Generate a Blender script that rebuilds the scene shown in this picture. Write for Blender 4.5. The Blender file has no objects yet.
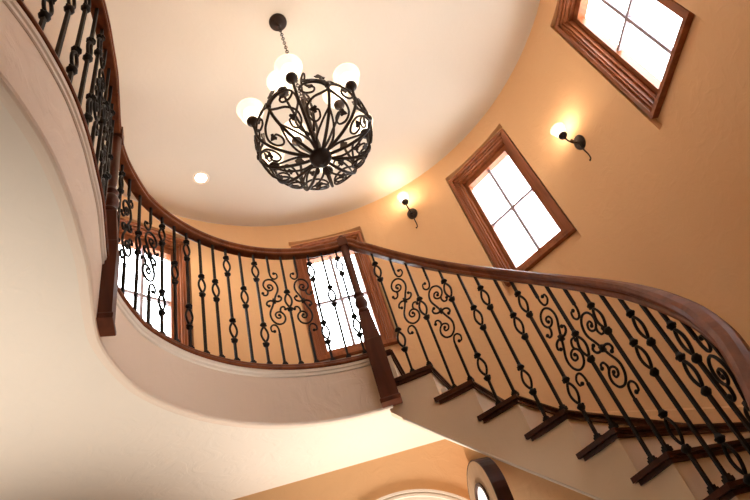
import bpy, bmesh, math, random
from mathutils import Vector, Matrix
from mathutils.geometry import tessellate_polygon
random.seed(7)
sc = bpy.context.scene
COL = sc.collection
PI = math.pi
cos, sin, rad = math.cos, math.sin, math.radians

# ------------------------------------------------------------------ layout (metres, eye of the camera at the origin)
CXT, CXL, CY = -0.06, -0.117, 1.835   # axis of the tower wall / of the landing and stair (they differ by a few cm)
RW, RWO = 2.10, 2.32             # tower wall inner / outer radius
RB = 1.046                       # landing railing radius
Z_FLOOR = -1.50
Z_SOF = 1.48                     # underside of the landing
Z_LAND = 1.80                    # landing floor
Z_SHOE = 1.85                    # top of the shoe rail
Z_RAIL = 2.735                   # underside of the landing handrail
Z_CEIL = 4.20
A_N1 = 94.4                      # newel post between landing and stair (degrees)
NEWEL2 = (-1.078, 1.515)         # newel post where the railing turns into the hall
def pol(a, r, z=0.0):
    k = min(1.0, max(0.0, (r-1.2)/.8)); cx = CXL + (CXT-CXL)*k
    return Vector((cx + r*cos(rad(a)), CY + r*sin(rad(a)), z))

# ------------------------------------------------------------------ materials
def new_mat(name):
    m = bpy.data.materials.new(name); m.use_nodes = True
    nt = m.node_tree; b = nt.nodes['Principled BSDF']
    return m, nt, b
def plaster(name, col, bump=0.25, scale=9.0, rough=0.85):
    m, nt, b = new_mat(name)
    N, L = nt.nodes, nt.links
    tc = N.new('ShaderNodeTexCoord')
    n1 = N.new('ShaderNodeTexNoise'); n1.inputs['Scale'].default_value = scale; n1.inputs['Detail'].default_value = 6
    n1.inputs['Distortion'].default_value = 1.6
    L.new(tc.outputs['Object'], n1.inputs['Vector'])
    n2 = N.new('ShaderNodeTexVoronoi'); n2.inputs['Scale'].default_value = scale*0.45
    L.new(tc.outputs['Object'], n2.inputs['Vector'])
    rr = N.new('ShaderNodeValToRGB'); rr.color_ramp.elements[0].position = .46; rr.color_ramp.elements[1].position = .62
    L.new(n1.outputs['Fac'], rr.inputs['Fac'])
    ad = N.new('ShaderNodeMath'); ad.operation = 'MULTIPLY_ADD'; ad.inputs[1].default_value = .25
    L.new(n2.outputs['Distance'], ad.inputs[0]); L.new(rr.outputs['Color'], ad.inputs[2])
    bp = N.new('ShaderNodeBump'); bp.inputs['Strength'].default_value = bump; bp.inputs['Distance'].default_value = .004
    L.new(ad.outputs[0], bp.inputs['Height']); L.new(bp.outputs['Normal'], b.inputs['Normal'])
    mx = N.new('ShaderNodeMix'); mx.data_type = 'RGBA'
    n3 = N.new('ShaderNodeTexNoise'); n3.inputs['Scale'].default_value = 1.7; n3.inputs['Detail'].default_value = 3
    L.new(tc.outputs['Object'], n3.inputs['Vector']); L.new(n3.outputs['Fac'], mx.inputs['Factor'])
    mx.inputs[6].default_value = (*[c*.96 for c in col], 1); mx.inputs[7].default_value = (*[min(1, c*1.04) for c in col], 1)
    L.new(mx.outputs[2], b.inputs['Base Color'])
    b.inputs['Roughness'].default_value = rough
    b.inputs['Specular IOR Level'].default_value = .25
    return m
def wood(name, c1, c2, rough=.28, scale=14.0, coat=.35):
    m, nt, b = new_mat(name)
    N, L = nt.nodes, nt.links
    tc = N.new('ShaderNodeTexCoord'); mp = N.new('ShaderNodeMapping'); mp.inputs['Scale'].default_value = (1, 1, .12)
    L.new(tc.outputs['Object'], mp.inputs['Vector'])
    n = N.new('ShaderNodeTexNoise'); n.inputs['Scale'].default_value = scale; n.inputs['Detail'].default_value = 8; n.inputs['Distortion'].default_value = .8
    L.new(mp.outputs['Vector'], n.inputs['Vector'])
    r = N.new('ShaderNodeValToRGB')
    r.color_ramp.elements[0].position = .32; r.color_ramp.elements[0].color = (*c1, 1)
    r.color_ramp.elements[1].position = .68; r.color_ramp.elements[1].color = (*c2, 1)
    L.new(n.outputs['Fac'], r.inputs['Fac']); L.new(r.outputs['Color'], b.inputs['Base Color'])
    b.inputs['Roughness'].default_value = rough
    b.inputs['Specular IOR Level'].default_value = .15; b.inputs['Coat Weight'].default_value = coat; b.inputs['Coat Roughness'].default_value = .12
    return m
def iron(name, col, rough=.42, metal=.55):
    m, nt, b = new_mat(name)
    N, L = nt.nodes, nt.links
    tc = N.new('ShaderNodeTexCoord')
    n = N.new('ShaderNodeTexNoise'); n.inputs['Scale'].default_value = 60; n.inputs['Detail'].default_value = 4
    L.new(tc.outputs['Object'], n.inputs['Vector'])
    bp = N.new('ShaderNodeBump'); bp.inputs['Strength'].default_value = .25; bp.inputs['Distance'].default_value = .002
    L.new(n.outputs['Fac'], bp.inputs['Height']); L.new(bp.outputs['Normal'], b.inputs['Normal'])
    r = N.new('ShaderNodeValToRGB')
    r.color_ramp.elements[0].color = (*[c*.7 for c in col], 1); r.color_ramp.elements[1].color = (*[c*1.5 for c in col], 1)
    L.new(n.outputs['Fac'], r.inputs['Fac']); L.new(r.outputs['Color'], b.inputs['Base Color'])
    b.inputs['Roughness'].default_value = rough; b.inputs['Metallic'].default_value = metal; b.inputs['Specular IOR Level'].default_value = .25
    return m
def glow(name, col, strength, base=(.9, .85, .75)):
    m, nt, b = new_mat(name)
    b.inputs['Base Color'].default_value = (*base, 1)
    b.inputs['Roughness'].default_value = .35
    b.inputs['Emission Color'].default_value = (*col, 1)
    b.inputs['Emission Strength'].default_value = strength
    return m
def clear_glass(name):
    m, nt, b = new_mat(name)
    N, L = nt.nodes, nt.links
    N.remove(b)
    out = [n for n in N if n.type == 'OUTPUT_MATERIAL'][0]
    t = N.new('ShaderNodeBsdfTransparent'); t.inputs['Color'].default_value = (.97, .98, .98, 1)
    g = N.new('ShaderNodeBsdfGlossy'); g.inputs['Roughness'].default_value = .02
    mx = N.new('ShaderNodeMixShader'); mx.inputs['Fac'].default_value = .05
    L.new(t.outputs[0], mx.inputs[1]); L.new(g.outputs[0], mx.inputs[2]); L.new(mx.outputs[0], out.inputs['Surface'])
    return m

M_WALL = plaster('tan_plaster', (.76, .475, .25))
M_CEIL = plaster('cream_ceiling', (.695, .625, .53), bump=.08)
M_SOF = plaster('cream_soffit', (.86, .78, .67), bump=.3, scale=7)
M_FASC = plaster('fascia_plaster', (.87, .73, .60), bump=.3, scale=7)
M_STR = plaster('stringer_plaster', (.90, .75, .56), bump=.1)
M_GRILLE = plaster('pale_grille', (.34, .29, .33), bump=.02, rough=.5)
M_TRIM = plaster('cream_trim', (.86, .78, .67), bump=.03, rough=.5)
M_RAIL = wood('cherry_rail', (.125, .033, .012), (.235, .070, .024), rough=.40, coat=.03)
M_TREAD = wood('dark_tread', (.045, .014, .008), (.085, .027, .014), rough=.36, coat=.12)
M_NEWEL = wood('newel_wood', (.060, .017, .009), (.120, .036, .017), rough=.42, coat=.06)
M_WIN = wood('window_wood', (.21, .064, .024), (.36, .125, .050), rough=.36, scale=20, coat=.15)
M_IRON = iron('wrought_iron', (.010, .0065, .005), rough=.6, metal=.15)
M_BRONZE = iron('oil_rubbed_bronze', (.026, .015, .010), rough=.5, metal=.35)
M_GLASS = clear_glass('pane_glass')
def frosted(name, col, strength, clear):
    m, nt, b = new_mat(name); N, L = nt.nodes, nt.links
    out = [n for n in N if n.type == 'OUTPUT_MATERIAL'][0]
    t = N.new('ShaderNodeBsdfTransparent'); t.inputs['Color'].default_value = (1, .97, .92, 1)
    b.inputs['Base Color'].default_value = (.9, .8, .66, 1); b.inputs['Roughness'].default_value = .3
    b.inputs['Emission Color'].default_value = (*col, 1); b.inputs['Emission Strength'].default_value = strength
    mx = N.new('ShaderNodeMixShader'); mx.inputs['Fac'].default_value = clear
    L.new(b.outputs[0], mx.inputs[1]); L.new(t.outputs[0], mx.inputs[2]); L.new(mx.outputs[0], out.inputs['Surface'])
    return m
M_SHADE = frosted('frosted_shade', (1, .83, .66), .62, .45)
M_BULB = glow('lit_bulb', (1, .92, .80), 9.0)
M_LAMP = glow('can_light', (1, .88, .70), 14)
M_FLOOR = wood('floor_tile', (.50, .40, .30), (.58, .47, .36), rough=.4, scale=3)
M_DOOR = wood('door_oak', (.52, .34, .20), (.66, .45, .28), rough=.45, coat=.05)
M_PANE_GLOW = glow('glow_painted_glass', (1, .97, .92), .9)  # emission makes the indoor door pane look lit; no lamp behind it

# ------------------------------------------------------------------ mesh helpers
def obj(name, bm, mat, parent=None, loc=None, smooth=False, kind=None):
    me = bpy.data.meshes.new(name)
    bmesh.ops.recalc_face_normals(bm, faces=bm.faces[:])
    bm.to_mesh(me); bm.free()
    if mat: me.materials.append(mat)
    if smooth:
        for p in me.polygons: p.use_smooth = True
    o = bpy.data.objects.new(name, me); COL.objects.link(o)
    if parent: o.parent = parent
    if loc is not None: o.location = loc
    if kind: o['kind'] = kind
    return o
def inst(name, me, parent, loc, rz=0.0):
    o = bpy.data.objects.new(name, me); COL.objects.link(o)
    o.parent = parent; o.location = loc; o.rotation_euler = (0, 0, rz)
    return o
def thing(name, label, cat, loc=(0, 0, 0), rz=0.0, group=None):
    o = bpy.data.objects.new(name, None); COL.objects.link(o)
    o.location = loc; o.rotation_euler = (0, 0, rz); o.empty_display_size = .1
    o['label'] = label; o['category'] = cat
    if group: o['group'] = group
    return o
def struct(name, bm, mat, parent=None, smooth=False):
    o = obj(name, bm, mat, parent, smooth=smooth)
    if parent is None: o['kind'] = 'structure'
    return o
def add_box(bm, c, s, m=None):
    r = bmesh.ops.create_cube(bm, size=1.0)['verts']
    for v in r:
        v.co = Vector((v.co.x*s[0] + c[0], v.co.y*s[1] + c[1], v.co.z*s[2] + c[2]))
        if m: v.co = m @ v.co
    return r
def add_lathe(bm, prof, n=20, c=(0, 0, 0), m=None, cap=True):
    rings = []
    for r, z in prof:
        ring = []
        for k in range(n):
            p = Vector((c[0] + r*cos(2*PI*k/n), c[1] + r*sin(2*PI*k/n), c[2] + z))
            ring.append(bm.verts.new(m @ p if m else p))
        rings.append(ring)
    for a, b in zip(rings, rings[1:]):
        for k in range(n): bm.faces.new((a[k], a[(k+1) % n], b[(k+1) % n], b[k]))
    if cap:
        bm.faces.new(rings[0][::-1]); bm.faces.new(rings[-1])
def catmull(pts, sub=6):
    pts = [Vector(p) for p in pts]
    if len(pts) < 3: return pts
    P = [2*pts[0]-pts[1]] + pts + [2*pts[-1]-pts[-2]]
    out = []
    for i in range(1, len(P)-2):
        p0, p1, p2, p3 = P[i-1:i+3]
        for k in range(sub):
            t = k/sub
            out.append(.5*((2*p1)+(p2-p0)*t+(2*p0-5*p1+4*p2-p3)*t*t+(3*p1-p0-3*p2+p3)*t**3))
    out.append(pts[-1])
    return out
def add_tube(bm, pts, r, n=6, r_end=None, cap=True):
    pts = [Vector(p) for p in pts]
    rings = []; N = len(pts); prev = None
    for i, p in enumerate(pts):
        t = (pts[min(i+1, N-1)] - pts[max(i-1, 0)])
        if t.length < 1e-9: t = Vector((0, 0, 1))
        t.normalize()
        if prev is None:
            a = Vector((0, 0, 1)) if abs(t.z) < .9 else Vector((1, 0, 0))
            u = t.cross(a).normalized()
        else:
            u = (prev - t*prev.dot(t))
            u = u.normalized() if u.length > 1e-6 else t.orthogonal().normalized()
        prev = u; v = t.cross(u)
        rr = r[i] if isinstance(r, (list, tuple)) else (r if r_end is None else r + (r_end-r)*i/max(1, N-1))
        rings.append([bm.verts.new(p + u*rr*cos(2*PI*k/n + PI/n) + v*rr*sin(2*PI*k/n + PI/n)) for k in range(n)])
    for a, b in zip(rings, rings[1:]):
        for k in range(n): bm.faces.new((a[k], a[(k+1) % n], b[(k+1) % n], b[k]))
    if cap:
        bm.faces.new(rings[0][::-1]); bm.faces.new(rings[-1])
def add_ball(bm, c, r, s=(1, 1, 1), seg=10, m=None):
    q = bmesh.ops.create_uvsphere(bm, u_segments=seg, v_segments=max(6, seg*2//3), radius=1.0)['verts']
    for v in q:
        v.co = Vector((v.co.x*r*s[0] + c[0], v.co.y*r*s[1] + c[1], v.co.z*r*s[2] + c[2]))
        if m: v.co = m @ v.co
def sweep(bm, path, prof, cap=True, tang=None):
    """profile (side, up) swept along a 3-D path; side = horizontal right of travel"""
    rings = []; N = len(path)
    for i, p in enumerate(path):
        t = path[min(i+1, N-1)] - path[max(i-1, 0)]
        h = Vector((t.x, t.y, 0)).normalized()
        side = Vector((h.y, -h.x, 0)); up = side.cross(t.normalized())
        if up.z < 0: up = -up
        rings.append([bm.verts.new(p + side*a + up*b) for a, b in prof])
    n = len(prof)
    for a, b in zip(rings, rings[1:]):
        for k in range(n): bm.faces.new((a[k], a[(k+1) % n], b[(k+1) % n], b[k]))
    if cap:
        bm.faces.new(rings[0][::-1]); bm.faces.new(rings[-1])
def arange(a, b, step):
    n = max(1, int(math.ceil(abs(b-a)/step - 1e-9)))
    return [a + (b-a)*i/n for i in range(n+1)]

# ------------------------------------------------------------------ curved wall with window openings
WIN_A = [-34.5, 10.1, 54.4, 99.7, 144.2]
WIN_H = 9.75                     # half opening in degrees
WZ0, WZ1 = 2.46, 3.95
def ring_wall(name, a0, a1, z0, z1, mat, holes):
    angs = set()
    for a in arange(a0, a1, 3.0): angs.add(round(a, 3))
    cuts = []
    for h in holes:
        cuts += [h-WIN_H, h+WIN_H]
    angs = sorted([a for a in angs if all(abs(a-c) > 1.0 for c in cuts)] + [c for c in cuts if a0 < c < a1])
    zs = [z0] + ([WZ0, WZ1] if holes else []) + [z1]
    bm = bmesh.new(); V = {}
    def v(i, j, k):
        if (i, j, k) not in V: V[(i, j, k)] = bm.verts.new(pol(angs[i], (RW, RWO)[k], zs[j]))
        return V[(i, j, k)]
    def inhole(i, j):
        if i < 0 or i >= len(angs)-1 or j < 0 or j >= len(zs)-1: return True
        m = (angs[i]+angs[i+1])/2
        return holes and j == 1 and any(abs(m-h) < WIN_H for h in holes)
    for i in range(len(angs)-1):
        for j in range(len(zs)-1):
            if inhole(i, j): continue
            bm.faces.new((v(i, j, 0), v(i+1, j, 0), v(i+1, j+1, 0), v(i, j+1, 0)))
            bm.faces.new((v(i, j, 1), v(i, j+1, 1), v(i+1, j+1, 1), v(i+1, j, 1)))
            for (ni, nj, p, q) in ((i-1, j, (i, j), (i, j+1)), (i+1, j, (i+1, j), (i+1, j+1)), (i, j-1, (i, j), (i+1, j)), (i, j+1, (i, j+1), (i+1, j+1))):
                if inhole(ni, nj):
                    bm.faces.new((v(*p, 0), v(*q, 0), v(*q, 1), v(*p, 1)))
    o = struct(name, bm, mat)
    return o
ring_wall('wall_tower', -62.0, 298.0, Z_SOF+.03, Z_CEIL, M_WALL, WIN_A)
ring_wall('wall_stairwell', -62.0, 78.0, Z_FLOOR, Z_SOF+.03, M_WALL, [])

# ceiling of the tower: a disc with a small cove where it meets the wall
bm = bmesh.new()
prof = [(RWO, Z_CEIL+.20), (RWO, Z_CEIL), (RW+.001, Z_CEIL-.004), (RW-.003, Z_CEIL-.001), (RW-.01, Z_CEIL), (1.4, Z_CEIL), (.5, Z_CEIL), (.02, Z_CEIL)]
rings = [[bm.verts.new(pol(360*k/96, r, z)) for k in range(96)] for r, z in prof]
for a, b in zip(rings, rings[1:]):
    for k in range(96): bm.faces.new((a[k], a[(k+1) % 96], b[(k+1) % 96], b[k]))
bm.faces.new(rings[-1]); bm.faces.new(rings[0])
struct('ceiling', bm, M_CEIL)

# ------------------------------------------------------------------ the landing: plan curves
arc_main = [pol(a, RB) for a in arange(A_N1, 174.0, 2.0)]
turn_pts = [(-1.149, 1.800), (-1.126, 1.655), NEWEL2]
hall_outer = [(-1.000, 1.434), (-.952, 1.339), (-.914, 1.262), (-.874, 1.178), (-.838, 1.092), (-.800, 1.000), (-.762, .890), (-.733, .780), (-.716, .670), (-.708, .570),
              (-.712, .45), (-.735, .32), (-.785, .19), (-.865, .07), (-.975, -.02)]
hall_pts = []; HC = .026
for i in range(2, len(hall_outer)):                                          # from the well edge of the shoe rail to its centre line
    p, q = hall_outer[i-1], hall_outer[min(i+1, len(hall_outer)-1)]
    d = Vector((q[0]-p[0], q[1]-p[1], 0)).normalized()
    hall_pts.append((hall_outer[i][0] + d.y*HC, hall_outer[i][1] - d.x*HC))
sp = catmull([(p.x, p.y, 0) for p in arc_main[-3:]] + [(x, y, 0) for x, y in turn_pts + hall_pts], 5)
sp = sp[10:]
edge = arc_main[:-1] + sp                                                    # railing line, newel 1 -> newel 2 -> hall end
i_n2 = min(range(len(edge)), key=lambda i: (edge[i].x-NEWEL2[0])**2 + (edge[i].y-NEWEL2[1])**2)
def offset(path, d):
    out = []
    for i, p in enumerate(path):
        t = path[min(i+1, len(path)-1)] - path[max(i-1, 0)]
        t = Vector((t.x, t.y, 0)).normalized()
        out.append(Vector((p.x + t.y*d, p.y - t.x*d, p.z)))                 # + = right of travel (away from the well on the arc)
    return out
def at_z(path, z): return [Vector((p.x, p.y, z)) for p in path]
FI = -0.010                                                                  # fascia face stands a little into the well
fedge = offset(edge, FI)
# extend the hall edge straight on to the tower wall
fend = fedge[-1] + (fedge[-1]-fedge[-3]).normalized()*.22
wall_a = math.degrees(math.atan2(fend.y-CY, fend.x-CXT)) % 360
sedge = offset(edge, .02)
hole = [(p.x, p.y) for p in sedge]
hole += [(pol(a, RW+.06).x, pol(a, RW+.06).y) for a in arange(wall_a, 360+78.5, 4.0)]
hole += [(pol(a, RB+.10).x, pol(a, RB+.10).y) for a in (78.5, 82, 86, 90)]
sx0, sx1, sy0, sy1 = -4.2, 3.4, -4.2, 4.8
outer = [(sx0, sy0), (sx1, sy0), (sx1, sy1), (sx0, sy1)]
def slab(name, z, mat, up):
    bm = bmesh.new()
    pts = [Vector((x, y, 0)) for x, y in outer]; hp = [Vector((x, y, 0)) for x, y in hole]
    tri = tessellate_polygon([pts, hp])
    vs = [bm.verts.new((p.x, p.y, z)) for p in pts + hp]
    for t in tri:
        try: bm.faces.new([vs[i] for i in t])
        except ValueError: pass
    r = bmesh.ops.extrude_face_region(bm, geom=bm.faces[:])
    for g in r['geom']:
        if isinstance(g, bmesh.types.BMVert): g.co.z = z + up
    return struct(name, bm, mat)
slab('ceiling_lower', Z_SOF, M_SOF, .05)
# landing floor inside the tower
bm = bmesh.new()
lp = [(p.x, p.y) for p in offset(edge, .0)] + [(fend.x, fend.y)]
lp += [(pol(a, RW-.003).x, pol(a, RW-.003).y) for a in arange(wall_a-.4, A_N1-1.0, 4.0)]
tri = tessellate_polygon([[Vector((x, y, 0)) for x, y in lp]])
vs = [bm.verts.new((x, y, Z_SOF+.055)) for x, y in lp]
for t in tri: bm.faces.new([vs[i] for i in t])
r = bmesh.ops.extrude_face_region(bm, geom=bm.faces[:])
for g in r['geom']:
    if isinstance(g, bmesh.types.BMVert): g.co.z = Z_LAND
struct('floor_landing', bm, M_TREAD)
# plastered edge of the landing, with a rounded bead along the bottom
bm = bmesh.new()
fe = fedge + [fend]
sweep(bm, at_z(fe, 0), [(0.0, Z_SOF+.010), (.004, Z_SOF-.001), (.012, Z_SOF-.006), (.03, Z_SOF-.004), (.05, Z_SOF+.002), (.05, Z_LAND+.008), (0.0, Z_LAND+.008)])
struct('wall_balcony', bm, M_FASC, smooth=False)
bm = bmesh.new()
sweep(bm, at_z(fe, 0), [(-.002, Z_LAND-.034), (-.007, Z_LAND-.030), (-.007, Z_LAND-.014), (-.013, Z_LAND-.009), (-.015, Z_LAND+.006), (-.015, Z_LAND+.0085), (.03, Z_LAND+.0085), (.03, Z_LAND-.034)])
struct('trim_1', bm, M_TRIM)

# ------------------------------------------------------------------ lower storey
bm = bmesh.new()
add_box(bm, ((sx0+sx1)/2, (sy0+sy1)/2, Z_FLOOR-.05), (sx1-sx0, sy1-sy0, .1))
struct('floor', bm, M_FLOOR)
def wy(x): return 3.51 + .16*x
def stair_bot(a): return .0184*a - .30
def straight_wall(name, x0, x1, topf, mat, arch=None):
    bm = bmesh.new(); xs = arange(x0, x1, .04)
    cols = []
    for x in xs:
        zb = Z_FLOOR
        if arch:
            ax, ar, az = arch
            if abs(x-ax) < ar: zb = az + math.sqrt(max(0, ar*ar-(x-ax)**2))
        cols.append([bm.verts.new((x, wy(x)+d, z)) for d in (0, .18) for z in (zb, topf(x))])
    for a, b in zip(cols, cols[1:]):
        for p, q in ((0, 1), (1, 3), (3, 2), (2, 0)): bm.faces.new((a[p], b[p], b[q], a[q]))
    bm.faces.new((cols[0][0], cols[0][1], cols[0][3], cols[0][2])); bm.faces.new((cols[-1][0], cols[-1][2], cols[-1][3], cols[-1][1]))
    return struct(name, bm, mat)
def ltop(x): return Z_SOF
ARCH = (-.385, .565, .640)
straight_wall('wall_lower', -4.2, .24, ltop, M_WALL, ARCH)
bm = bmesh.new(); add_box(bm, (sx0-.05, 0, (Z_FLOOR+Z_SOF)/2), (.1, 9.0, Z_SOF-Z_FLOOR)); struct('wall_left', bm, M_WALL)
bm = bmesh.new()
pa = pol(-62, RW); pb = pol(-62, RWO)
q = [(pa.x, pa.y), (pb.x, pb.y), (3.4, -1.2), (3.4, -1.4)]
lo = [bm.verts.new((x, y, Z_FLOOR)) for x, y in q]; hi = [bm.verts.new((x, y, Z_SOF)) for x, y in q]
bm.faces.new(lo); bm.faces.new(hi)
for k in range(4): bm.faces.new((lo[k], lo[(k+1) % 4], hi[(k+1) % 4], hi[k]))
struct('wall_right', bm, M_WALL)
bm = bmesh.new(); add_box(bm, ((sx0+sx1)/2, sy0-.05, (Z_FLOOR+Z_SOF)/2), (sx1-sx0, .1, Z_SOF-Z_FLOOR)); struct('wall_back', bm, M_WALL)
bm = bmesh.new(); add_box(bm, (sx1+.05, -2.7, (Z_FLOOR+Z_SOF)/2), (.1, 3.0, Z_SOF-Z_FLOOR)); struct('wall_side', bm, M_WALL)
# back of the arched niche
bm = bmesh.new()
bk = [(ARCH[0] + (ARCH[1]+.02)*cos(PI*k/30), ARCH[2] + (ARCH[1]+.02)*sin(PI*k/30)) for k in range(31)] + [(ARCH[0]-ARCH[1]-.02, Z_FLOOR), (ARCH[0]+ARCH[1]+.02, Z_FLOOR)]
f = [[bm.verts.new((x, wy(x)+d, z)) for x, z in bk] for d in (.15, .19)]
bm.faces.new(f[0]); bm.faces.new(f[1][::-1])
for k in range(len(bk)): bm.faces.new((f[0][k], f[0][(k+1) % len(bk)], f[1][(k+1) % len(bk)], f[1][k]))
struct('wall_niche', bm, M_WALL)
# curved wall closing the space under the stair
bm = bmesh.new(); rows = []
for a in arange(78.3, -30, 2.0):
    rr = 1.075-(1.056-(1.056 if a > 12 else 1.056-.0033*(12-a)))
    rows.append([bm.verts.new(pol(a, r, z)) for r, z in ((rr, Z_FLOOR), (rr+.05, Z_FLOOR), (rr+.05, max(Z_FLOOR+.01, stair_bot(a)+.012)), (rr, max(Z_FLOOR+.01, stair_bot(a)+.012)))])
for p, q in zip(rows, rows[1:]):
    for k in range(4): bm.faces.new((p[k], p[(k+1) % 4], q[(k+1) % 4], q[k]))
bm.faces.new(rows[0]); bm.faces.new(rows[-1][::-1])
p0 = pol(78.3, 1.10); e = Vector((.235, wy(.235)+.02, 0)); zt0 = Z_SOF
n_ = Vector((-(e-p0).y, (e-p0).x, 0)).normalized()*.025
q = [p0-n_, e-n_, e+n_, p0+n_]
lo = [bm.verts.new((v.x, v.y, Z_FLOOR)) for v in q]; hi = [bm.verts.new((v.x, v.y, zt0)) for v in q]
bm.faces.new(lo); bm.faces.new(hi)
for k in range(4): bm.faces.new((lo[k], lo[(k+1) % 4], hi[(k+1) % 4], hi[k]))
struct('wall_understair', bm, M_WALL)
# arched casing round the doorway
t = bpy.data.objects.new('door_1', None); COL.objects.link(t); t['kind'] = 'structure'
bm = bmesh.new()
path = []
for k in range(0, 61):
    th = PI - PI*k/60
    x = ARCH[0] + (ARCH[1]+.012)*cos(th); path.append((x, ARCH[2] + (ARCH[1]+.012)*sin(th), th))
def casing(bm, w0, w1, d0, d1):
    rings = []
    for x_, z_, th in [(ARCH[0]-ARCH[1], Z_FLOOR, PI)] + path + [(ARCH[0]+ARCH[1], Z_FLOOR, 0.0)]:
        ring = []
        for w, d in ((w0, d0), (w1, d0), (w1, d1), (w0, d1)):
            if z_ == Z_FLOOR: X = ARCH[0] + (ARCH[1]+w)*cos(th); Z = Z_FLOOR
            else: X = ARCH[0] + (ARCH[1]+w)*cos(th); Z = ARCH[2] + (ARCH[1]+w)*sin(th)
            ring.append(bm.verts.new((X, wy(X)+d, Z)))
        rings.append(ring)
    for a, b in zip(rings, rings[1:]):
        for k in range(4): bm.faces.new((a[k], a[(k+1) % 4], b[(k+1) % 4], b[k]))
    bm.faces.new(rings[0]); bm.faces.new(rings[-1][::-1])
casing(bm, 0.0, .014, -.016, .01); casing(bm, .0141, .024, -.006, .01); casing(bm, .0241, .038, -.020, .01); casing(bm, -.02, -.0001, -.006, .17)
obj('casing', bm, M_TRIM, t)

# ------------------------------------------------------------------ windows
def make_window(idx, a):
    t = bpy.data.objects.new('window_%d' % idx, None); COL.objects.link(t); t['kind'] = 'structure'
    t.location = (CXT, CY, 0); t.rotation_euler = (0, 0, rad(a) - PI/2)       # local +Y = outwards, X = tangent
    zc0, zc1 = 2.565, 3.895
    def ring(w_out, z_out0, z_out1, thick, y0, y1, tb=None):
        bm = bmesh.new(); tb = tb or thick
        W = w_out; h = (z_out0+z_out1)/2; H = z_out1-z_out0
        add_box(bm, (-W+thick/2, (y0+y1)/2, h), (thick, y1-y0, H)); add_box(bm, (W-thick/2, (y0+y1)/2, h), (thick, y1-y0, H))
        add_box(bm, (0, (y0+y1)/2, z_out1-tb/2), (2*W-2*thick, y1-y0, tb)); add_box(bm, (0, (y0+y1)/2, z_out0+tb/2), (2*W-2*thick, y1-y0, tb))
        return bm
    # plaster return filling the opening round the frame
    b = ring(.42, 2.40, 4.02, .42-.343, 2.125, 2.20)
    bmesh.ops.delete(b, geom=b.verts[:], context='VERTS')
    add_box(b, (-.382, 2.16, 3.21), (.078, .075, 1.62)); add_box(b, (.382, 2.16, 3.21), (.078, .075, 1.62))
    add_box(b, (0, 2.16, 3.957), (.686, .075, .124)); add_box(b, (0, 2.16, 2.483), (.686, .075, .164))
    obj('window_return', b, M_WALL, t)
    b = ring(.343, zc0, zc1, .030, 2.078, 2.26); obj('window_frame', b, M_WIN, t)
    b = bmesh.new()
    for W, z0, z1, th, y0, y1 in ((.313, zc0+.030, zc1-.030, .018, 2.098, 2.26), (.295, zc0+.048, zc1-.048, .012, 2.112, 2.26), (.283, zc0+.060, zc1-.060, .016, 2.140, 2.26)):
        r_ = ring(W, z0, z1, th, y0, y1)
        me = bpy.data.meshes.new('tmp'); r_.to_mesh(me); r_.free(); b.from_mesh(me); bpy.data.meshes.remove(me)
    obj('jamb_moulding', b, M_WIN, t)
    b = ring(.267, zc0+.076, zc1-.076, .038, 2.175, 2.245, .060); sash = obj('sash', b, M_WIN, t)
    gz0, gz1 = zc0+.136, zc1-.136
    b = bmesh.new(); gc = (gz0+gz1)/2
    add_box(b, (0, 2.215, gc), (.024, .03, gz1-gz0)); add_box(b, (-.121, 2.215, gc), (.218, .03, .024)); add_box(b, (.121, 2.215, gc), (.218, .03, .024))
    obj('muntin', b, M_GRILLE, t)
    b = bmesh.new(); add_box(b, (0, 2.236, gc), (.462, .006, gz1-gz0+.006)); obj('pane', b, M_GLASS, t)
for i, a in enumerate(WIN_A): make_window(i+1, a)

# ------------------------------------------------------------------ staircase
NST = 16
TH_F = [79.0, 69.0, 58.7, 48.2, 38.4, 29.2, 20.0] + [20.0-9.6*k for k in range(1, 10)]
TZ = [1.637-.197*i for i in range(NST)]
R_T, R_S = 1.030, 1.048
RBS = 1.056                      # stair railing radius; the foot of the flight draws in towards the middle
def rbs(a):
    T = [(12, 1.056), (5, 1.045), (0, 1.037), (-5, 1.030), (-10, 1.016), (-15, 1.0), (-20, .98), (-27, .95), (-35, .915), (-60, .83)]
    if a >= 12: return RBS
    for (a0, r0), (a1, r1) in zip(T, T[1:]):
        if a >= a1: return r0 + (r1-r0)*(a0-a)/(a0-a1)
    return .83
stair = thing('staircase', 'curved staircase of dark wood treads and cream risers descending along the tower wall', 'staircase', (0, 0, 0))
def sector(bm, a0, a1, r0, r1, z0, z1, step=3.0):
    A = arange(a0, a1, step); rows = []
    for a in A: rows.append([bm.verts.new(pol(a, r, z)) for r, z in ((r0, z0), (r1, z0), (r1, z1), (r0, z1))])
    for p, q in zip(rows, rows[1:]):
        for k in range(4): bm.faces.new((p[k], p[(k+1) % 4], q[(k+1) % 4], q[k]))
    bm.faces.new(rows[0]); bm.faces.new(rows[-1][::-1])
def lin_tread(bm, af, ab, r0, r1, z0, z1, over, back):
    """tread with parallel-offset nosing: front edge along radius af pushed `over` metres towards the descent"""
    f = pol(af, 1) - pol(af, 0); tf = Vector((f.y, -f.x, 0))           # towards descent (decreasing angle)
    g = pol(ab, 1) - pol(ab, 0); tg = Vector((g.y, -g.x, 0))
    base = []
    for r in (r0, r1): base.append(pol(af, r) + tf*over)
    base.append(pol(ab, r1) - tg*back)
    for k in range(1, 4):
        pass
    base.append(pol(ab, r0) - tg*back)
    lo = [bm.verts.new((p.x, p.y, z0)) for p in base]; hi = [bm.verts.new((p.x, p.y, z1)) for p in base]
    bm.faces.new(lo); bm.faces.new(hi)
    n = len(base)
    for k in range(n): bm.faces.new((lo[k], lo[(k+1) % n], hi[(k+1) % n], hi[k]))
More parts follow.
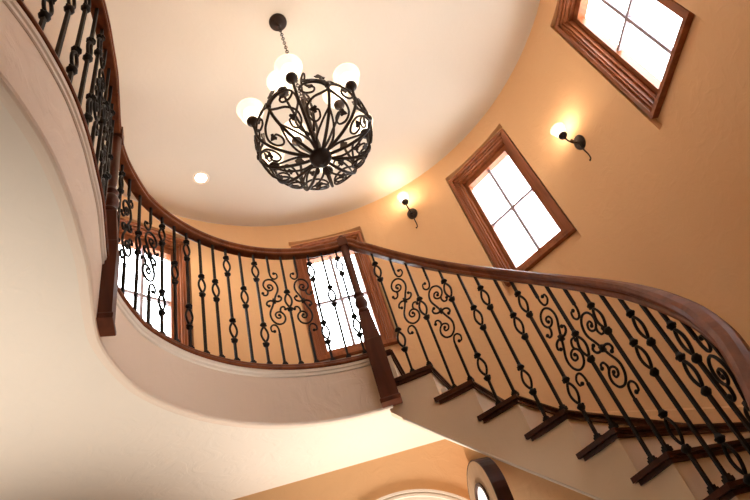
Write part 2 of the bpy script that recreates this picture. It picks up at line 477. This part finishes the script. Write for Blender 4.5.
for i in range(NST):
    af = TH_F[i]; ab = TH_F[i-1] if i else 89.8; z = TZ[i]
    last = i == NST-1
    bm = bmesh.new()
    rt = R_T - (1.056-rbs(af))
    lin_tread(bm, af, ab, rt, RW-.002, z-.026, z, 0.0, -.022)
    # bullnosed front and end
    bmesh.ops.bevel(bm, geom=[e for e in bm.edges], offset=.008, segments=2, affect='EDGES')
    # returned end nosing running back past the riser above
    f = pol(ab, 1) - pol(ab, 0); tg = Vector((f.y, -f.x, 0))
    e0 = pol(af, rt+.012); e1 = pol(ab, rt+.012) - tg*.052
    d = (e1-e0); L = d.length; ang = math.atan2(d.y, d.x)
    mm = Matrix.Translation((0, 0, 0)) @ Matrix.Translation(((e0.x+e1.x)/2, (e0.y+e1.y)/2, z-.014)) @ Matrix.Rotation(ang, 4, 'Z')
    add_box(bm, (0, 0, 0), (L, .026, .023), mm)
    obj('tread', bm, M_TREAD, stair)
    bm = bmesh.new()
    # cove moulding under the nosing, front and end
    lin_tread(bm, af, ab, rt+.010, rt+.024, z-.043, z-.025, -.010, .034)
    lin_tread(bm, af, af+.9, rt+.012, RW-.003, z-.043, z-.027, -.012, 0)
    obj('cove_moulding', bm, M_TREAD, stair)
    zb = TZ[i+1] if not last else Z_FLOOR
    bm = bmesh.new()
    lin_tread(bm, af, af+1.2, rt+R_S-R_T+.002, RW-.004, zb-.004, z-.031, -.024, .0)
    obj('riser', bm, M_STR, stair)
# landing nosing above the first riser
bm = bmesh.new(); lin_tread(bm, 89.2, 93.6, R_T, RW-.003, Z_LAND+.0, Z_LAND+.034, 0.0, .0)
bmesh.ops.bevel(bm, geom=[e for e in bm.edges], offset=.008, segments=2, affect='EDGES')
lin_tread(bm, 89.2, 90.2, R_T+.012, RW-.003, Z_LAND-.02, Z_LAND, -.012, 0)
obj('landing_nosing', bm, M_TREAD, stair)
bm = bmesh.new(); lin_tread(bm, 89.2, 90.6, R_S+.002, RW-.004, TZ[0]-.004, Z_LAND, -.024, 0); obj('riser', bm, M_STR, stair)
# closed stringer: stepped top, helical bottom
bm = bmesh.new()
def top_at(a):
    for i in range(NST):
        if a >= TH_F[i]+1.0: return TZ[i]-.031
    return Z_FLOOR
angs = sorted(set([round(a, 3) for a in arange(95.5, TH_F[-1]+1.0, 1.5)] + [t+1.0 for t in TH_F] + [t+.998 for t in TH_F] + [90.199, 90.201]), reverse=True)
angs = [a for a in angs if a >= TH_F[-1]+1.0]
def tz(a):
    if a > 90.2: return Z_LAND
    return top_at(a)
rows = []
for a in angs:
    zb = max(Z_FLOOR, stair_bot(a)); zt = max(zb+.02, tz(a))
    rs = R_S-(RBS-rbs(a)); rows.append([bm.verts.new(pol(a, r, z)) for r, z in ((rs, zb), (rs+.05, zb), (rs+.05, zt), (rs, zt))])
for p, q in zip(rows, rows[1:]):
    for k in range(4): bm.faces.new((p[k], p[(k+1) % 4], q[(k+1) % 4], q[k]))
bm.faces.new(rows[0]); bm.faces.new(rows[-1][::-1])
obj('stringer', bm, M_STR, stair)
# bead along the stringer's lower edge
bm = bmesh.new()
add_tube(bm, [pol(a, R_S-(RBS-rbs(a))+.004, stair_bot(a)+.001) for a in arange(92.5, -60, 2.5)], .007, 8)
obj('bead', bm, M_TRIM, stair, smooth=True)
# sloping plaster underside
bm = bmesh.new(); rows = []
for a in arange(79.0, -64, 2.5):
    zb = max(Z_FLOOR, stair_bot(a))
    rows.append([bm.verts.new(pol(a, r, z)) for r, z in ((R_S+.04-(RBS-rbs(a)), zb), (RW-.003, zb), (RW-.003, zb+.03), (R_S+.04-(RBS-rbs(a)), zb+.03))])
for p, q in zip(rows, rows[1:]):
    for k in range(4): bm.faces.new((p[k], p[(k+1) % 4], q[(k+1) % 4], q[k]))
bm.faces.new(rows[0]); bm.faces.new(rows[-1][::-1])
obj('underside', bm, M_WALL, stair)
# skirt board along the tower wall
bm = bmesh.new(); rows = []
def nose_line(a): return 1.637 + (a-79.0)*.0200
for a in arange(91, -62, 3.0):
    zt = max(Z_FLOOR+.1, nose_line(a)+.115); zl = max(Z_FLOOR, nose_line(a)-.24)
    rows.append([bm.verts.new(pol(a, r, z)) for r, z in ((RW-.014, zl), (RW-.001, zl), (RW-.001, zt), (RW-.014, zt-.012))])
for p, q in zip(rows, rows[1:]):
    for k in range(4): bm.faces.new((p[k], p[(k+1) % 4], q[(k+1) % 4], q[k]))
bm.faces.new(rows[0]); bm.faces.new(rows[-1][::-1])
obj('skirt_board', bm, M_WALL, stair)

# ------------------------------------------------------------------ balusters
BAR = .0081          # half diagonal of the square bar
def bar(bm, z0, z1, x=0.0):
    h = BAR*.8
    add_box(bm, (x, 0, (z0+z1)/2), (2*h, 2*h, z1-z0))
def collar(bm, z, up=1):
    # forged knuckle: square block with flared petals on the ring side
    add_lathe(bm, [(.006, -.019), (.013, -.013), (.0195, -.002*up), (.0185, .005*up + 0), (.011, .014), (.006, .019)], 8, (0, 0, z))
    for s in (-1, 1): add_ball(bm, (s*.0145, 0, z+.006*up), .0075, (1, .9, 1.1), 6)
def ring_basket(bm, z):
    for s in (-1, 1):
        add_tube(bm, [(s*.0215*sin(PI*k/10)**.8, 0, z-.056+.112*k/10) for k in range(11)], .0068, 6)
    for s in ():
        add_tube(bm, [(0, s*.010*sin(PI*k/8), z-.056+.112*k/8) for k in range(9)], .0035, 5)
def scroll_curve(flip):
    """one half of the S scroll in (u, v) metres, from the centre node outward to the upper spiral"""
    pts = [(0, 0), (.016, .045), (.034, .088), (.037, .125), (.025, .162), (-.002, .184), (-.034, .176), (-.052, .145), (-.050, .112),
           (-.030, .088), (-.006, .092), (.006, .112), (-.002, .134), (-.020, .136), (-.026, .120), (-.018, .112)]
    return [(u*flip, v) for u, v in pts]
MESH = {}
def save(key, bm, mat, smooth=False):
    me = bpy.data.meshes.new(key)
    bmesh.ops.recalc_face_normals(bm, faces=bm.faces[:])
    bm.to_mesh(me); bm.free(); me.materials.append(mat)
    if smooth:
        for p in me.polygons: p.use_smooth = True
    MESH[key] = me
    return me
bm = bmesh.new(); ring_basket(bm, 0); collar(bm, -.074, 1); collar(bm, .074, -1); save('basket', bm, M_IRON, True)
bm = bmesh.new(); add_box(bm, (0, 0, .008), (.030, .030, .016)); add_box(bm, (0, 0, .021), (.022, .022, .010)); save('base_collar', bm, M_IRON)
for key, flip in (('scroll_right', 1), ('scroll_left', -1)):
    bm = bmesh.new()
    half = scroll_curve(flip)
    for s in (1, -1):
        P = catmull([(u*s, 0, v*s) for u, v in half], 5)
        add_tube(bm, P, .0066, 6, .0056)
        add_ball(bm, P[-1], .0100, (1, .8, 1), 6)
        # leaf hooks at the node and beside the spirals
        h1 = catmull([(0, 0, s*.002), (flip*s*.024, 0, -s*.002), (flip*s*.044, 0, s*.010), (flip*s*.050, 0, s*.032), (flip*s*.036, 0, s*.042)], 4)
        add_tube(bm, h1, .0068, 6, .006); add_ball(bm, h1[-1], .0105, (1, .8, 1), 6)
        h2 = catmull([(-flip*s*.034, 0, s*.094), (-flip*s*.030, 0, s*.072), (-flip*s*.040, 0, s*.048), (-flip*s*.058, 0, s*.046), (-flip*s*.064, 0, s*.062)], 4)
        add_tube(bm, h2, .0064, 6, .0056); add_ball(bm, h2[-1], .0105, (1, .8, 1), 6)
        # hooked end of the straight bar that carries the scroll
        h3 = catmull([(0, 0, s*.262), (flip*s*.001, 0, s*.225), (flip*s*.012, 0, s*.196), (flip*s*.032, 0, s*.192), (flip*s*.048, 0, s*.212), (flip*s*.044, 0, s*.240), (flip*s*.028, 0, s*.240)], 4)
        add_tube(bm, h3, .0066, 6, .005); add_ball(bm, h3[-1], .0105, (1, .8, 1), 6)
    add_box(bm, (0, 0, 0), (.020, .020, .030))
    save(key, bm, M_IRON, True)
def bar_meshes(kind, h, fs):
    """the straight lengths of one baluster, bottom length first"""
    key = 'bar_%s_%.3f_%.2f' % (kind, h, fs)
    if key in MESH: return MESH[key]
    c = h*fs
    if kind == 'S': segs = [(0, c-.255), (c+.255, h)]
    elif kind == 'D': segs = [(0, h*.25-.066), (h*.25+.066, h*.826-.066), (h*.826+.066, h)]
    else: segs = [(0, c-.066), (c+.066, h)]
    out = []
    for k, (z0, z1) in enumerate(segs):
        bm = bmesh.new(); bar(bm, z0, z1); out.append(save(key + '_%d' % k, bm, M_IRON))
    MESH[key] = out
    return out
def baluster(parent, kind, p, rz, h, fs_s, fs_S, mirror):
    fs = fs_S if kind == 'S' else fs_s
    h = round(h, 3)
    bars = bar_meshes(kind, h, fs)
    o = inst('baluster', bars[0], parent, p, rz)
    for me in bars[1:]: inst('bar', me, o, (0, 0, 0))
    inst('base_collar', MESH['base_collar'], o, (0, 0, 0))
    if kind == 'S': inst('scroll', MESH['scroll_left' if mirror else 'scroll_right'], o, (0, 0, h*fs))
    elif kind == 'D':
        inst('basket', MESH['basket'], o, (0, 0, h*.25)); inst('basket', MESH['basket'], o, (0, 0, h*.826))
    else: inst('basket', MESH['basket'], o, (0, 0, h*fs))
    return o

RAIL_P = [(-.030, .004), (-.024, 0), (.024, 0), (.030, .004), (.030, .014), (.024, .022), (.026, .030), (.033, .036), (.034, .048), (.027, .060), (.012, .066),
          (-.012, .066), (-.027, .060), (-.034, .048), (-.033, .036), (-.026, .030), (-.024, .022), (-.030, .014)]
SHOE_P = [(-.030, -.040), (.036, -.040), (.036, -.014), (.028, 0), (-.020, 0), (-.027, -.008), (-.027, -.018), (-.032, -.024), (-.034, -.034)]

# --- landing railing (concave run between the two newels)
land = thing('landing_railing', 'curved wrought iron railing on the round landing with level cherry handrail between the two newels', 'railing')
bm = bmesh.new(); sweep(bm, at_z(edge[:i_n2+1], Z_RAIL), RAIL_P); obj('handrail', bm, M_RAIL, land)
bm = bmesh.new(); sweep(bm, at_z(edge[1:i_n2], Z_SHOE), SHOE_P); obj('shoe_rail', bm, M_RAIL, land)
LAND = [(194.3, 's', 0), (188.7, 'D', 0), (183.1, 'S', 0), (176.3, 's', 0), (170.5, 'S', 1), (165.3, 'D', 0), (160.1, 's', 0), (155.1, 'D', 0), (149.8, 's', 0), (144.7, 's', 0), (139.7, 'D', 0), (134.4, 's', 0),
        (129.2, 'D', 0), (124.1, 'S', 0), (119.0, 's', 0), (113.9, 'S', 1), (108.7, 'D', 0), (103.5, 's', 0), (98.0, 'D', 0)]
def on_edge(a):
    best = None
    for p, q in zip(edge, edge[1:]):
        a0 = math.degrees(math.atan2(p.y-CY, p.x-CXL)) % 360; a1 = math.degrees(math.atan2(q.y-CY, q.x-CXL)) % 360
        if a0 <= a <= a1:
            return p.lerp(q, (a-a0)/max(1e-6, a1-a0)), (p-q)
    return pol(a, RB), pol(a-1, RB)-pol(a, RB)
for a, k, m in LAND:
    p, d = on_edge(a)
    baluster(land, k, (p.x, p.y, Z_SHOE), math.atan2(d.y, d.x), Z_RAIL-Z_SHOE+.006, .56, .55, m)

# --- hall railing (convex run from the second newel)
hall = thing('hall_railing', 'wrought iron railing with cherry handrail curving overhead toward the upper left corner', 'railing')
hp = edge[i_n2:]
bm = bmesh.new(); sweep(bm, at_z(hp, Z_RAIL), RAIL_P); obj('handrail', bm, M_RAIL, hall)
bm = bmesh.new(); sweep(bm, at_z(hp[1:], Z_SHOE), SHOE_P); obj('shoe_rail', bm, M_RAIL, hall)
pat = ['s', 'D', 'S', 's', 'S', 'D', 's', 'D']
acc = 0.0; nxt = .105; n = 0
for p, q in zip(hp, hp[1:]):
    L = (q-p).length
    while acc + L >= nxt:
        r_ = p.lerp(q, (nxt-acc)/L); d = p-q
        baluster(hall, pat[n % 8], (r_.x, r_.y, Z_SHOE), math.atan2(d.y, d.x), Z_RAIL-Z_SHOE+.006, .56, .55, n % 8 == 4)
        n += 1; nxt += .0945
    acc += L

# --- stair railing
strail = thing('stair_railing', 'wrought iron railing with sweeping cherry handrail following the staircase down', 'railing')
def rail_z(a): return .0200*a + .897
rp = [pol(94.4, RB, Z_RAIL), pol(93.2, RB, Z_RAIL-.002), pol(92.0, RB+.002, Z_RAIL-.014), pol(90.4, RBS-.002, Z_RAIL-.045), pol(88.0, RBS, rail_z(88)-.004)] + [pol(a, rbs(a), rail_z(a)) for a in arange(86, -56, 3.0)]
bm = bmesh.new(); sweep(bm, catmull(rp, 3), RAIL_P); obj('handrail', bm, M_RAIL, strail)
pat = ['D', 'S', 's', 'S', 'D', 's', 'D', 's']
n = 0
for i in range(NST-1):
    ab = TH_F[i-1] if i else 89.6
    for j, a in enumerate((TH_F[i]+ (ab-TH_F[i])*.60, TH_F[i]+.75)):
        if a < -54: continue
        z = TZ[i]; h = rail_z(a) - z + .006
        baluster(strail, pat[n % 8], pol(a, rbs(a), z), rad(a-90), h, .60, .575, n % 8 == 3)
        n += 1

# --- newel posts
def newel(label, p, rz):
    t = thing('newel_post', label, 'newel post', (p[0], p[1], 0), rz, 'turned newel posts')
    def sq(bm, secs):
        rings = [[bm.verts.new((sx*w/2, sy*w/2, z)) for sx, sy in ((-1, -1), (1, -1), (1, 1), (-1, 1))] for w, z in secs]
        for a, b in zip(rings, rings[1:]):
            for k in range(4): bm.faces.new((a[k], a[(k+1) % 4], b[(k+1) % 4], b[k]))
        bm.faces.new(rings[0][::-1]); bm.faces.new(rings[-1])
    bm = bmesh.new(); sq(bm, [(.104, 1.492), (.104, 1.905), (.098, 1.915), (.070, 2.120), (.066, 2.126)])
    obj('post_block', bm, M_NEWEL, t)
    bm = bmesh.new(); sq(bm, [(.112, 1.486), (.116, 1.492), (.116, 1.506), (.106, 1.516)]); obj('foot_moulding', bm, M_NEWEL, t)
    bm = bmesh.new()
    add_lathe(bm, [(.026, 2.124), (.036, 2.130), (.040, 2.142), (.036, 2.156), (.025, 2.164), (.024, 2.172), (.033, 2.184), (.040, 2.205), (.040, 2.225), (.034, 2.246),
                   (.025, 2.258), (.024, 2.266), (.034, 2.274), (.034, 2.286), (.027, 2.296), (.0245, 2.32), (.026, 2.45), (.027, 2.735)], 20)
    obj('turned_shaft', bm, M_NEWEL, t, smooth=True)
    bm = bmesh.new(); sq(bm, [(.058, 2.722), (.066, 2.728), (.066, 2.798), (.058, 2.8035)])
    add_lathe(bm, [(.016, 2.802), (.020, 2.808), (.024, 2.818), (.020, 2.830), (.004, 2.836)], 16)
    obj('cap_block', bm, M_NEWEL, t)
    return t
p = pol(A_N1, RB-.016)
newel('dark wood newel post where the landing handrail meets the stair handrail', p, rad(A_N1-90))
d = edge[i_n2-2] - edge[i_n2+2]; nrm = Vector((d.y, -d.x, 0)).normalized()
newel('dark wood newel post at the turn from landing railing to hall railing', (NEWEL2[0]+nrm.x*.008, NEWEL2[1]+nrm.y*.008, 0), math.atan2(d.y, d.x))

# ------------------------------------------------------------------ chandelier
CHX, CHY = -.108, 1.889
ch = thing('chandelier', 'round iron scroll basket chandelier with nine lit frosted shades hanging from the ceiling', 'chandelier', (CHX, CHY, 0))
bm = bmesh.new()
add_lathe(bm, [(.066, 4.199), (.066, 4.188), (.058, 4.172), (.036, 4.158), (.014, 4.150), (.008, 4.138), (.003, 4.134)], 28)
obj('canopy', bm, M_BRONZE, ch, smooth=True)
bm = bmesh.new()
zt = 4.14; i = 0
while zt > 3.10:
    for s in (0,):
        pts = []
        for k in range(13):
            a = 2*PI*k/12; u = .010*sin(a); v = .020*cos(a)
            pts.append((u, 0, zt-.020+v) if i % 2 == 0 else (0, u, zt-.020+v))
        add_tube(bm, pts, .0030, 5)
    zt -= .033; i += 1
ch_bot = zt
obj('chain', bm, M_BRONZE, ch)
PROF = [(.050, 2.492), (.11, 2.496), (.185, 2.512), (.255, 2.545), (.302, 2.590), (.325, 2.645), (.326, 2.700), (.312, 2.750), (.292, 2.795)]
def prof_at(t):
    x = max(0, min(.9999, t))*(len(PROF)-1); i = int(x); k = x-i
    P = [Vector((*PROF[max(0, min(len(PROF)-1, i+j))], 0)) for j in (-1, 0, 1, 2)]
    p0, p1, p2, p3 = P
    q = .5*((2*p1)+(p2-p0)*k+(2*p0-5*p1+4*p2-p3)*k*k+(3*p1-p0-3*p2+p3)*k**3)
    return q.x, q.y
def S(phi, t, dr=0.0):
    r, z = prof_at(t); r += dr
    return Vector((r*cos(rad(phi)), r*sin(rad(phi)), z))
bm = bmesh.new()
add_lathe(bm, [(.004, 2.438), (.012, 2.440), (.016, 2.446), (.034, 2.450), (.052, 2.464), (.061, 2.482), (.060, 2.500), (.046, 2.516), (.024, 2.526), (.018, 2.56), (.024, 2.60), (.020, 2.66), (.013, 2.70),
               (.012, 2.90), (.022, 2.93), (.026, 2.96), (.016, 2.99), (.010, 3.05), (.014, 3.075), (.006, 3.10)], 24)
obj('hub_and_stem', bm, M_BRONZE, ch, smooth=True)
for k in range(3):
    ph = 6 + 120*k + 60
    bm = bmesh.new()
    pts = catmull([(Vector((r*cos(rad(ph)), r*sin(rad(ph)), z))) for r, z in ((.020, 2.72), (.060, 2.80), (.075, 2.90), (.050, 3.00), (.030, 3.08), (.034, 3.17), (.060, 3.235), (.094, 3.240), (.108, 3.205), (.092, 3.178), (.078, 3.190))], 5)
    add_tube(bm, pts, .0085, 7, .006)
    add_ball(bm, pts[-1], .010)
    obj('stem_scroll', bm, M_BRONZE, ch, smooth=True)
bm = bmesh.new()
add_tube(bm, [(0, 0, 3.09), (0, 0, ch_bot+.01)], .004, 6)
obj('loop', bm, M_BRONZE, ch)
def leaf(bm, p, d, n, s=1.0):
    """small forged ivy leaf at p pointing along d, lying in the plane (d, d x n)"""
    d = d.normalized(); w = d.cross(n).normalized()
    out = [(0, 0), (-.004, .012), (.006, .017), (.012, .010), (.022, .006), (.030, 0), (.022, -.006), (.012, -.010), (.006, -.017), (-.004, -.012)]
    top = [bm.verts.new(p + d*a*s + w*b*s + n*.003) for a, b in out]; bot = [bm.verts.new(p + d*a*s + w*b*s - n*.003) for a, b in out]
    bm.faces.new(top); bm.faces.new(bot[::-1])
    for k in range(len(out)): bm.faces.new((top[k], bot[k], bot[(k+1) % len(out)], top[(k+1) % len(out)]))
def nrm_at(phi, t):
    a, b = S(phi, t-.02), S(phi, t+.02); d = b-a
    tg = Vector((-sin(rad(phi)), cos(rad(phi)), 0))
    return d.cross(tg).normalized()
RIBS = [30 + 60*k for k in range(6)]
for k in range(12):
    ph = 30*k
    bm = bmesh.new()
    main = k % 2 == 1
    if main:
        pts = [S(ph, t) for t in (.0, .12, .25, .38, .5, .62, .72)]
        pts += [Vector((r*cos(rad(ph)), r*sin(rad(ph)), z)) for r, z in ((.330, 2.715), (.335, 2.742))]
    else:
        pts = [S(ph, t) for t in (.0, .12, .25, .38, .5, .62, .74, .86, .999)] + [Vector((.285*cos(rad(ph)), .285*sin(rad(ph)), 2.835))]
    P = catmull(pts, 4); add_tube(bm, P, .0092, 6, .0080)
    if not main:
        leaf(bm, P[-1], Vector((0, 0, 1)) - Vector((cos(rad(ph)), sin(rad(ph)), 0))*.2, Vector((cos(rad(ph)), sin(rad(ph)), 0)), 1.9)
    obj('rib', bm, M_BRONZE, ch, smooth=False)
for k in range(6):
    ph = 60*k
    for s in (1, -1):
        bm = bmesh.new()
        def C(seq, tip=True, r=.0070):
            pts = catmull([S(ph + s*dp, t) for dp, t in seq], 5)
            add_tube(bm, pts, r, 6, r*.8)
            d = pts[-1]-pts[-3]
            if tip: leaf(bm, pts[-1]-d.normalized()*.004, d, nrm_at(ph, seq[-1][1]), 1.25)
        # lower heart, side loop, top curl and the V from the hub
        C([(0, .62), (7, .56), (16, .51), (24, .43), (25, .34), (18, .29), (11, .32), (12, .38), (16, .39)])
        C([(0, .66), (5, .74), (13, .785), (22, .75), (26.5, .66), (22, .58), (15, .58), (13, .64), (16, .67)])
        C([(0, .70), (3, .83), (9, .95), (17, .985), (21, .93), (18, .87), (13.5, .89)])
        C([(28, .04), (20, .16), (9, .28), (0, .42)], False)
        obj('scroll', bm, M_BRONZE, ch, smooth=False)
    bm = bmesh.new()
    add_lathe(bm, [(.006, -.022), (.015, -.012), (.016, .0), (.015, .012), (.006, .022)], 8, tuple(S(ph, .70)))
    obj('collar', bm, M_BRONZE, ch)
def cup_mesh(bm, p):
    add_lathe(bm, [(.006, -.040), (.010, -.032), (.012, -.022), (.026, -.014), (.033, -.002), (.033, .010), (.027, .016), (.010, .018)], 18, p)
def shade_mesh(bm, p, s=1.0):
    prof = [(.022, .012), (.036, .018), (.050, .036), (.060, .062), (.066, .090), (.072, .114), (.078, .124), (.074, .126), (.068, .114), (.061, .090), (.055, .062), (.045, .038), (.032, .022), (.020, .016)]
    add_lathe(bm, [(r*s, z*s) for r, z in prof], 24, p, cap=False)
def bulb_mesh(bm, p, k=1.0):
    add_lathe(bm, [(.010*k, .016*k), (.018*k, .024*k), (.034*k, .044*k), (.044*k, .068*k), (.042*k, .088*k), (.030*k, .106*k), (.010*k, .114*k)], 16, p)
LIGHTS = []
for k in range(9):
    if k < 6: ph, r, z = 30+60*k, .333, 2.775
    else: ph, r, z = 6+120*(k-6), .200, 2.930
    p = (r*cos(rad(ph)), r*sin(rad(ph)), z)
    if k >= 6:
        bm = bmesh.new()
        e = Vector((cos(rad(ph)), sin(rad(ph)), 0))
        pts = catmull([e*.018 + Vector((0, 0, 2.54)), e*.07 + Vector((0, 0, 2.62)), e*.125 + Vector((0, 0, 2.73)), e*.17 + Vector((0, 0, 2.82)), e*.20 + Vector((0, 0, 2.895))], 5)
        add_tube(bm, pts, .0075, 7); obj('arm', bm, M_BRONZE, ch, smooth=True)
    bm = bmesh.new(); cup_mesh(bm, p); obj('cup', bm, M_BRONZE, ch, smooth=True)
    bm = bmesh.new(); shade_mesh(bm, p); sh = obj('lamp_shade', bm, M_SHADE, ch, smooth=True)
    bm = bmesh.new(); bulb_mesh(bm, p); obj('bulb', bm, M_BULB, ch, smooth=True)
    LIGHTS.append((CHX+p[0], CHY+p[1], p[2]+.13))

# ------------------------------------------------------------------ wall sconces
def sconce(label, a, z):
    t = thing('wall_sconce', label, 'wall sconce', pol(a, RW, z), rad(a)+PI/2, 'iron wall sconces')       # local +Y = into the room
    bm = bmesh.new()
    m = Matrix.Rotation(-PI/2, 4, 'X')
    for r_, d in (((.0),0),):
        add_lathe(bm, [(.050, -.004), (.050, .008), (.044, .014), (.030, .020), (.012, .026), (.003, .028)], 28, (0, 0, 0), Matrix.Diagonal((1, 1, 1.35, 1)) @ m)
    obj('back_plate', bm, M_BRONZE, t, smooth=True)
    bm = bmesh.new()
    add_tube(bm, catmull([(0, .018, .01), (0, .050, -.016), (0, .088, -.022), (0, .120, .0), (0, .128, .040)], 6), .0065, 8)
    q = catmull([(0, .070, -.018), (0, .084, .006), (0, .070, .020), (0, .058, .010), (0, .066, .002)], 5); add_tube(bm, q, .0045, 6, .003)
    obj('arm', bm, M_BRONZE, t, smooth=True)
    bm = bmesh.new()
    q = catmull([(0, .022, -.02), (0, .028, -.075), (0, .020, -.115), (.004, .022, -.148), (.016, .026, -.156)], 5); q = [Vector((v.x, v.y, v.z*1.32)) for v in q]; add_tube(bm, q, .0062, 7, .004)
    add_ball(bm, q[-1], .007)
    obj('tail', bm, M_BRONZE, t, smooth=True)
    p = (0, .128, .055)
    bm = bmesh.new(); cup_mesh(bm, p); obj('cup', bm, M_BRONZE, t, smooth=True)
    bm = bmesh.new(); shade_mesh(bm, p, .74); obj('lamp_shade', bm, M_SHADE, t, smooth=True)
    bm = bmesh.new(); bulb_mesh(bm, p, .74); obj('bulb', bm, M_BULB, t, smooth=True)
    w = pol(a, RW-.128, z+.055+.10)
    LIGHTS.append((w.x, w.y, w.z + .03))
sconce('lit iron wall sconce between the two upper right windows', 32.8, 3.03)
sconce('lit iron wall sconce close under the ceiling, beyond the chandelier', 75.9, 3.80)

# ------------------------------------------------------------------ recessed ceiling light
rl = thing('recessed_light', 'small round recessed ceiling light glowing left of the chandelier', 'ceiling light', (-1.227, 2.959, Z_CEIL))
bm = bmesh.new(); add_lathe(bm, [(.050, .004), (.050, -.004), (.066, -.006), (.072, .0), (.072, .004)], 32, cap=False); obj('trim_ring', bm, M_TRIM, rl, smooth=True)
bm = bmesh.new(); add_lathe(bm, [(.050, .001), (.044, -.003), (.004, -.005)], 28); obj('lens', bm, M_LAMP, rl)

# ------------------------------------------------------------------ arched door leaf standing open
dl = thing('arched_door', 'narrow arch topped door leaf with glass given a white glow beside the arched doorway below the stair', 'door', (.108, 2.735, 0), math.atan2(-.944, .33))
def arch_pts(w, spring, z0, n=20):
    pts = [(-w, z0)] + [(-w*cos(PI*k/n), spring + w*sin(PI*k/n)*1.15) for k in range(n+1)] + [(w, z0)]
    return pts
def arch_ring(bm, w0, s0, z00, w1, z01, y0, y1):
    A = arch_pts(w0, s0, z00); Bp = arch_pts(w1, s0, z01)
    rings = []
    for (a, za), (b_, zb) in zip(A, Bp):
        rings.append([bm.verts.new((a, y0, za)), bm.verts.new((b_, y0, zb)), bm.verts.new((b_, y1, zb)), bm.verts.new((a, y1, za))])
    for p_, q_ in zip(rings, rings[1:]+rings[:1]):
        for k in range(4): bm.faces.new((p_[k], p_[(k+1) % 4], q_[(k+1) % 4], q_[k]))
SPR = .800
bm = bmesh.new(); arch_ring(bm, .168, SPR, Z_FLOOR+.01, .085, Z_FLOOR+.3, -.034, .034); obj('door_frame', bm, M_DOOR, dl)
bm = bmesh.new(); arch_ring(bm, .174, SPR, Z_FLOOR+.008, .1682, Z_FLOOR+.0095, -.034, .034); obj('edge_band', bm, M_TREAD, dl)
bm = bmesh.new(); arch_ring(bm, .085, SPR, Z_FLOOR+.3, .072, Z_FLOOR+.32, -.040, .040); obj('glass_bead', bm, M_TREAD, dl)
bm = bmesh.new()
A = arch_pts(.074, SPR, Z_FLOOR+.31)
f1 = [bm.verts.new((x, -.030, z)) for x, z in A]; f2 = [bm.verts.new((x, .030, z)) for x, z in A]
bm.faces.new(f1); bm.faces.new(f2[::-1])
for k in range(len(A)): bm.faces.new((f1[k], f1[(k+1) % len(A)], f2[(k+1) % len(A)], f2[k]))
obj('frosted_pane', bm, M_PANE_GLOW, dl)

# ------------------------------------------------------------------ light
W = bpy.data.worlds.new('World'); sc.world = W; W.use_nodes = True
bg = W.node_tree.nodes['Background']
bg.inputs['Color'].default_value = (.93, .96, 1.0, 1); bg.inputs['Strength'].default_value = 11.5
def lamp(kind, name, loc, energy, col, **kw):
    l = bpy.data.lights.new(name, kind); l.energy = energy; l.color = col
    for k, v in kw.items(): setattr(l, k, v)
    o = bpy.data.objects.new(name, l); COL.objects.link(o); o.location = loc
    return o
WARM = (1.0, .79, .58)
for i, p in enumerate(LIGHTS):
    lamp('POINT', 'bulb', p, 1.6 if i < 9 else 2.4, WARM, shadow_soft_size=.03)
o = lamp('SPOT', 'downlight', (-1.227, 2.959, Z_CEIL-.02), 25, (1, .82, .6), spot_size=rad(110), spot_blend=.6, shadow_soft_size=.05)
o = lamp('SPOT', 'soffit_fill', (-.35, 3.06, -.25), 125, (1.0, .92, .84), spot_size=rad(96), spot_blend=1.0, shadow_soft_size=.15)  # added fill that brightens the landing's underside; no fixture stands here
o.rotation_euler = (PI, 0, 0)
o = lamp('SPOT', 'soffit_fill_left', (-1.80, 1.30, -.80), 165, (1.0, .91, .81), spot_size=rad(78), spot_blend=1.0, shadow_soft_size=.2)  # second added fill, for the left soffit, without a lamp of its own
o.rotation_euler = (PI, 0, 0)

# ------------------------------------------------------------------ camera
cd = bpy.data.cameras.new('camera'); cam = bpy.data.objects.new('camera', cd); COL.objects.link(cam)
U = Vector((-.24955604, -.69598578, .67329457)); Nf = Vector((.22725258, .63378375, .73937434)); R = Vector((.94131719, -.33752326, 0))
X = Vector((R[0], Nf[0], U[0])); Y = -Vector((R[1], Nf[1], U[1])); Zv = -Vector((R[2], Nf[2], U[2]))
cam.matrix_world = Matrix(((X.x, Y.x, Zv.x, 0), (X.y, Y.y, Zv.y, 0), (X.z, Y.z, Zv.z, 0), (0, 0, 0, 1)))
cd.sensor_width = 36; cd.lens = 570/750*36; cd.clip_start = .02
sc.camera = cam
vs = sc.view_settings
vs.view_transform = 'Standard'; vs.look = 'None'; vs.gamma = 1; vs.use_curve_mapping = False
vs.exposure = 0.28
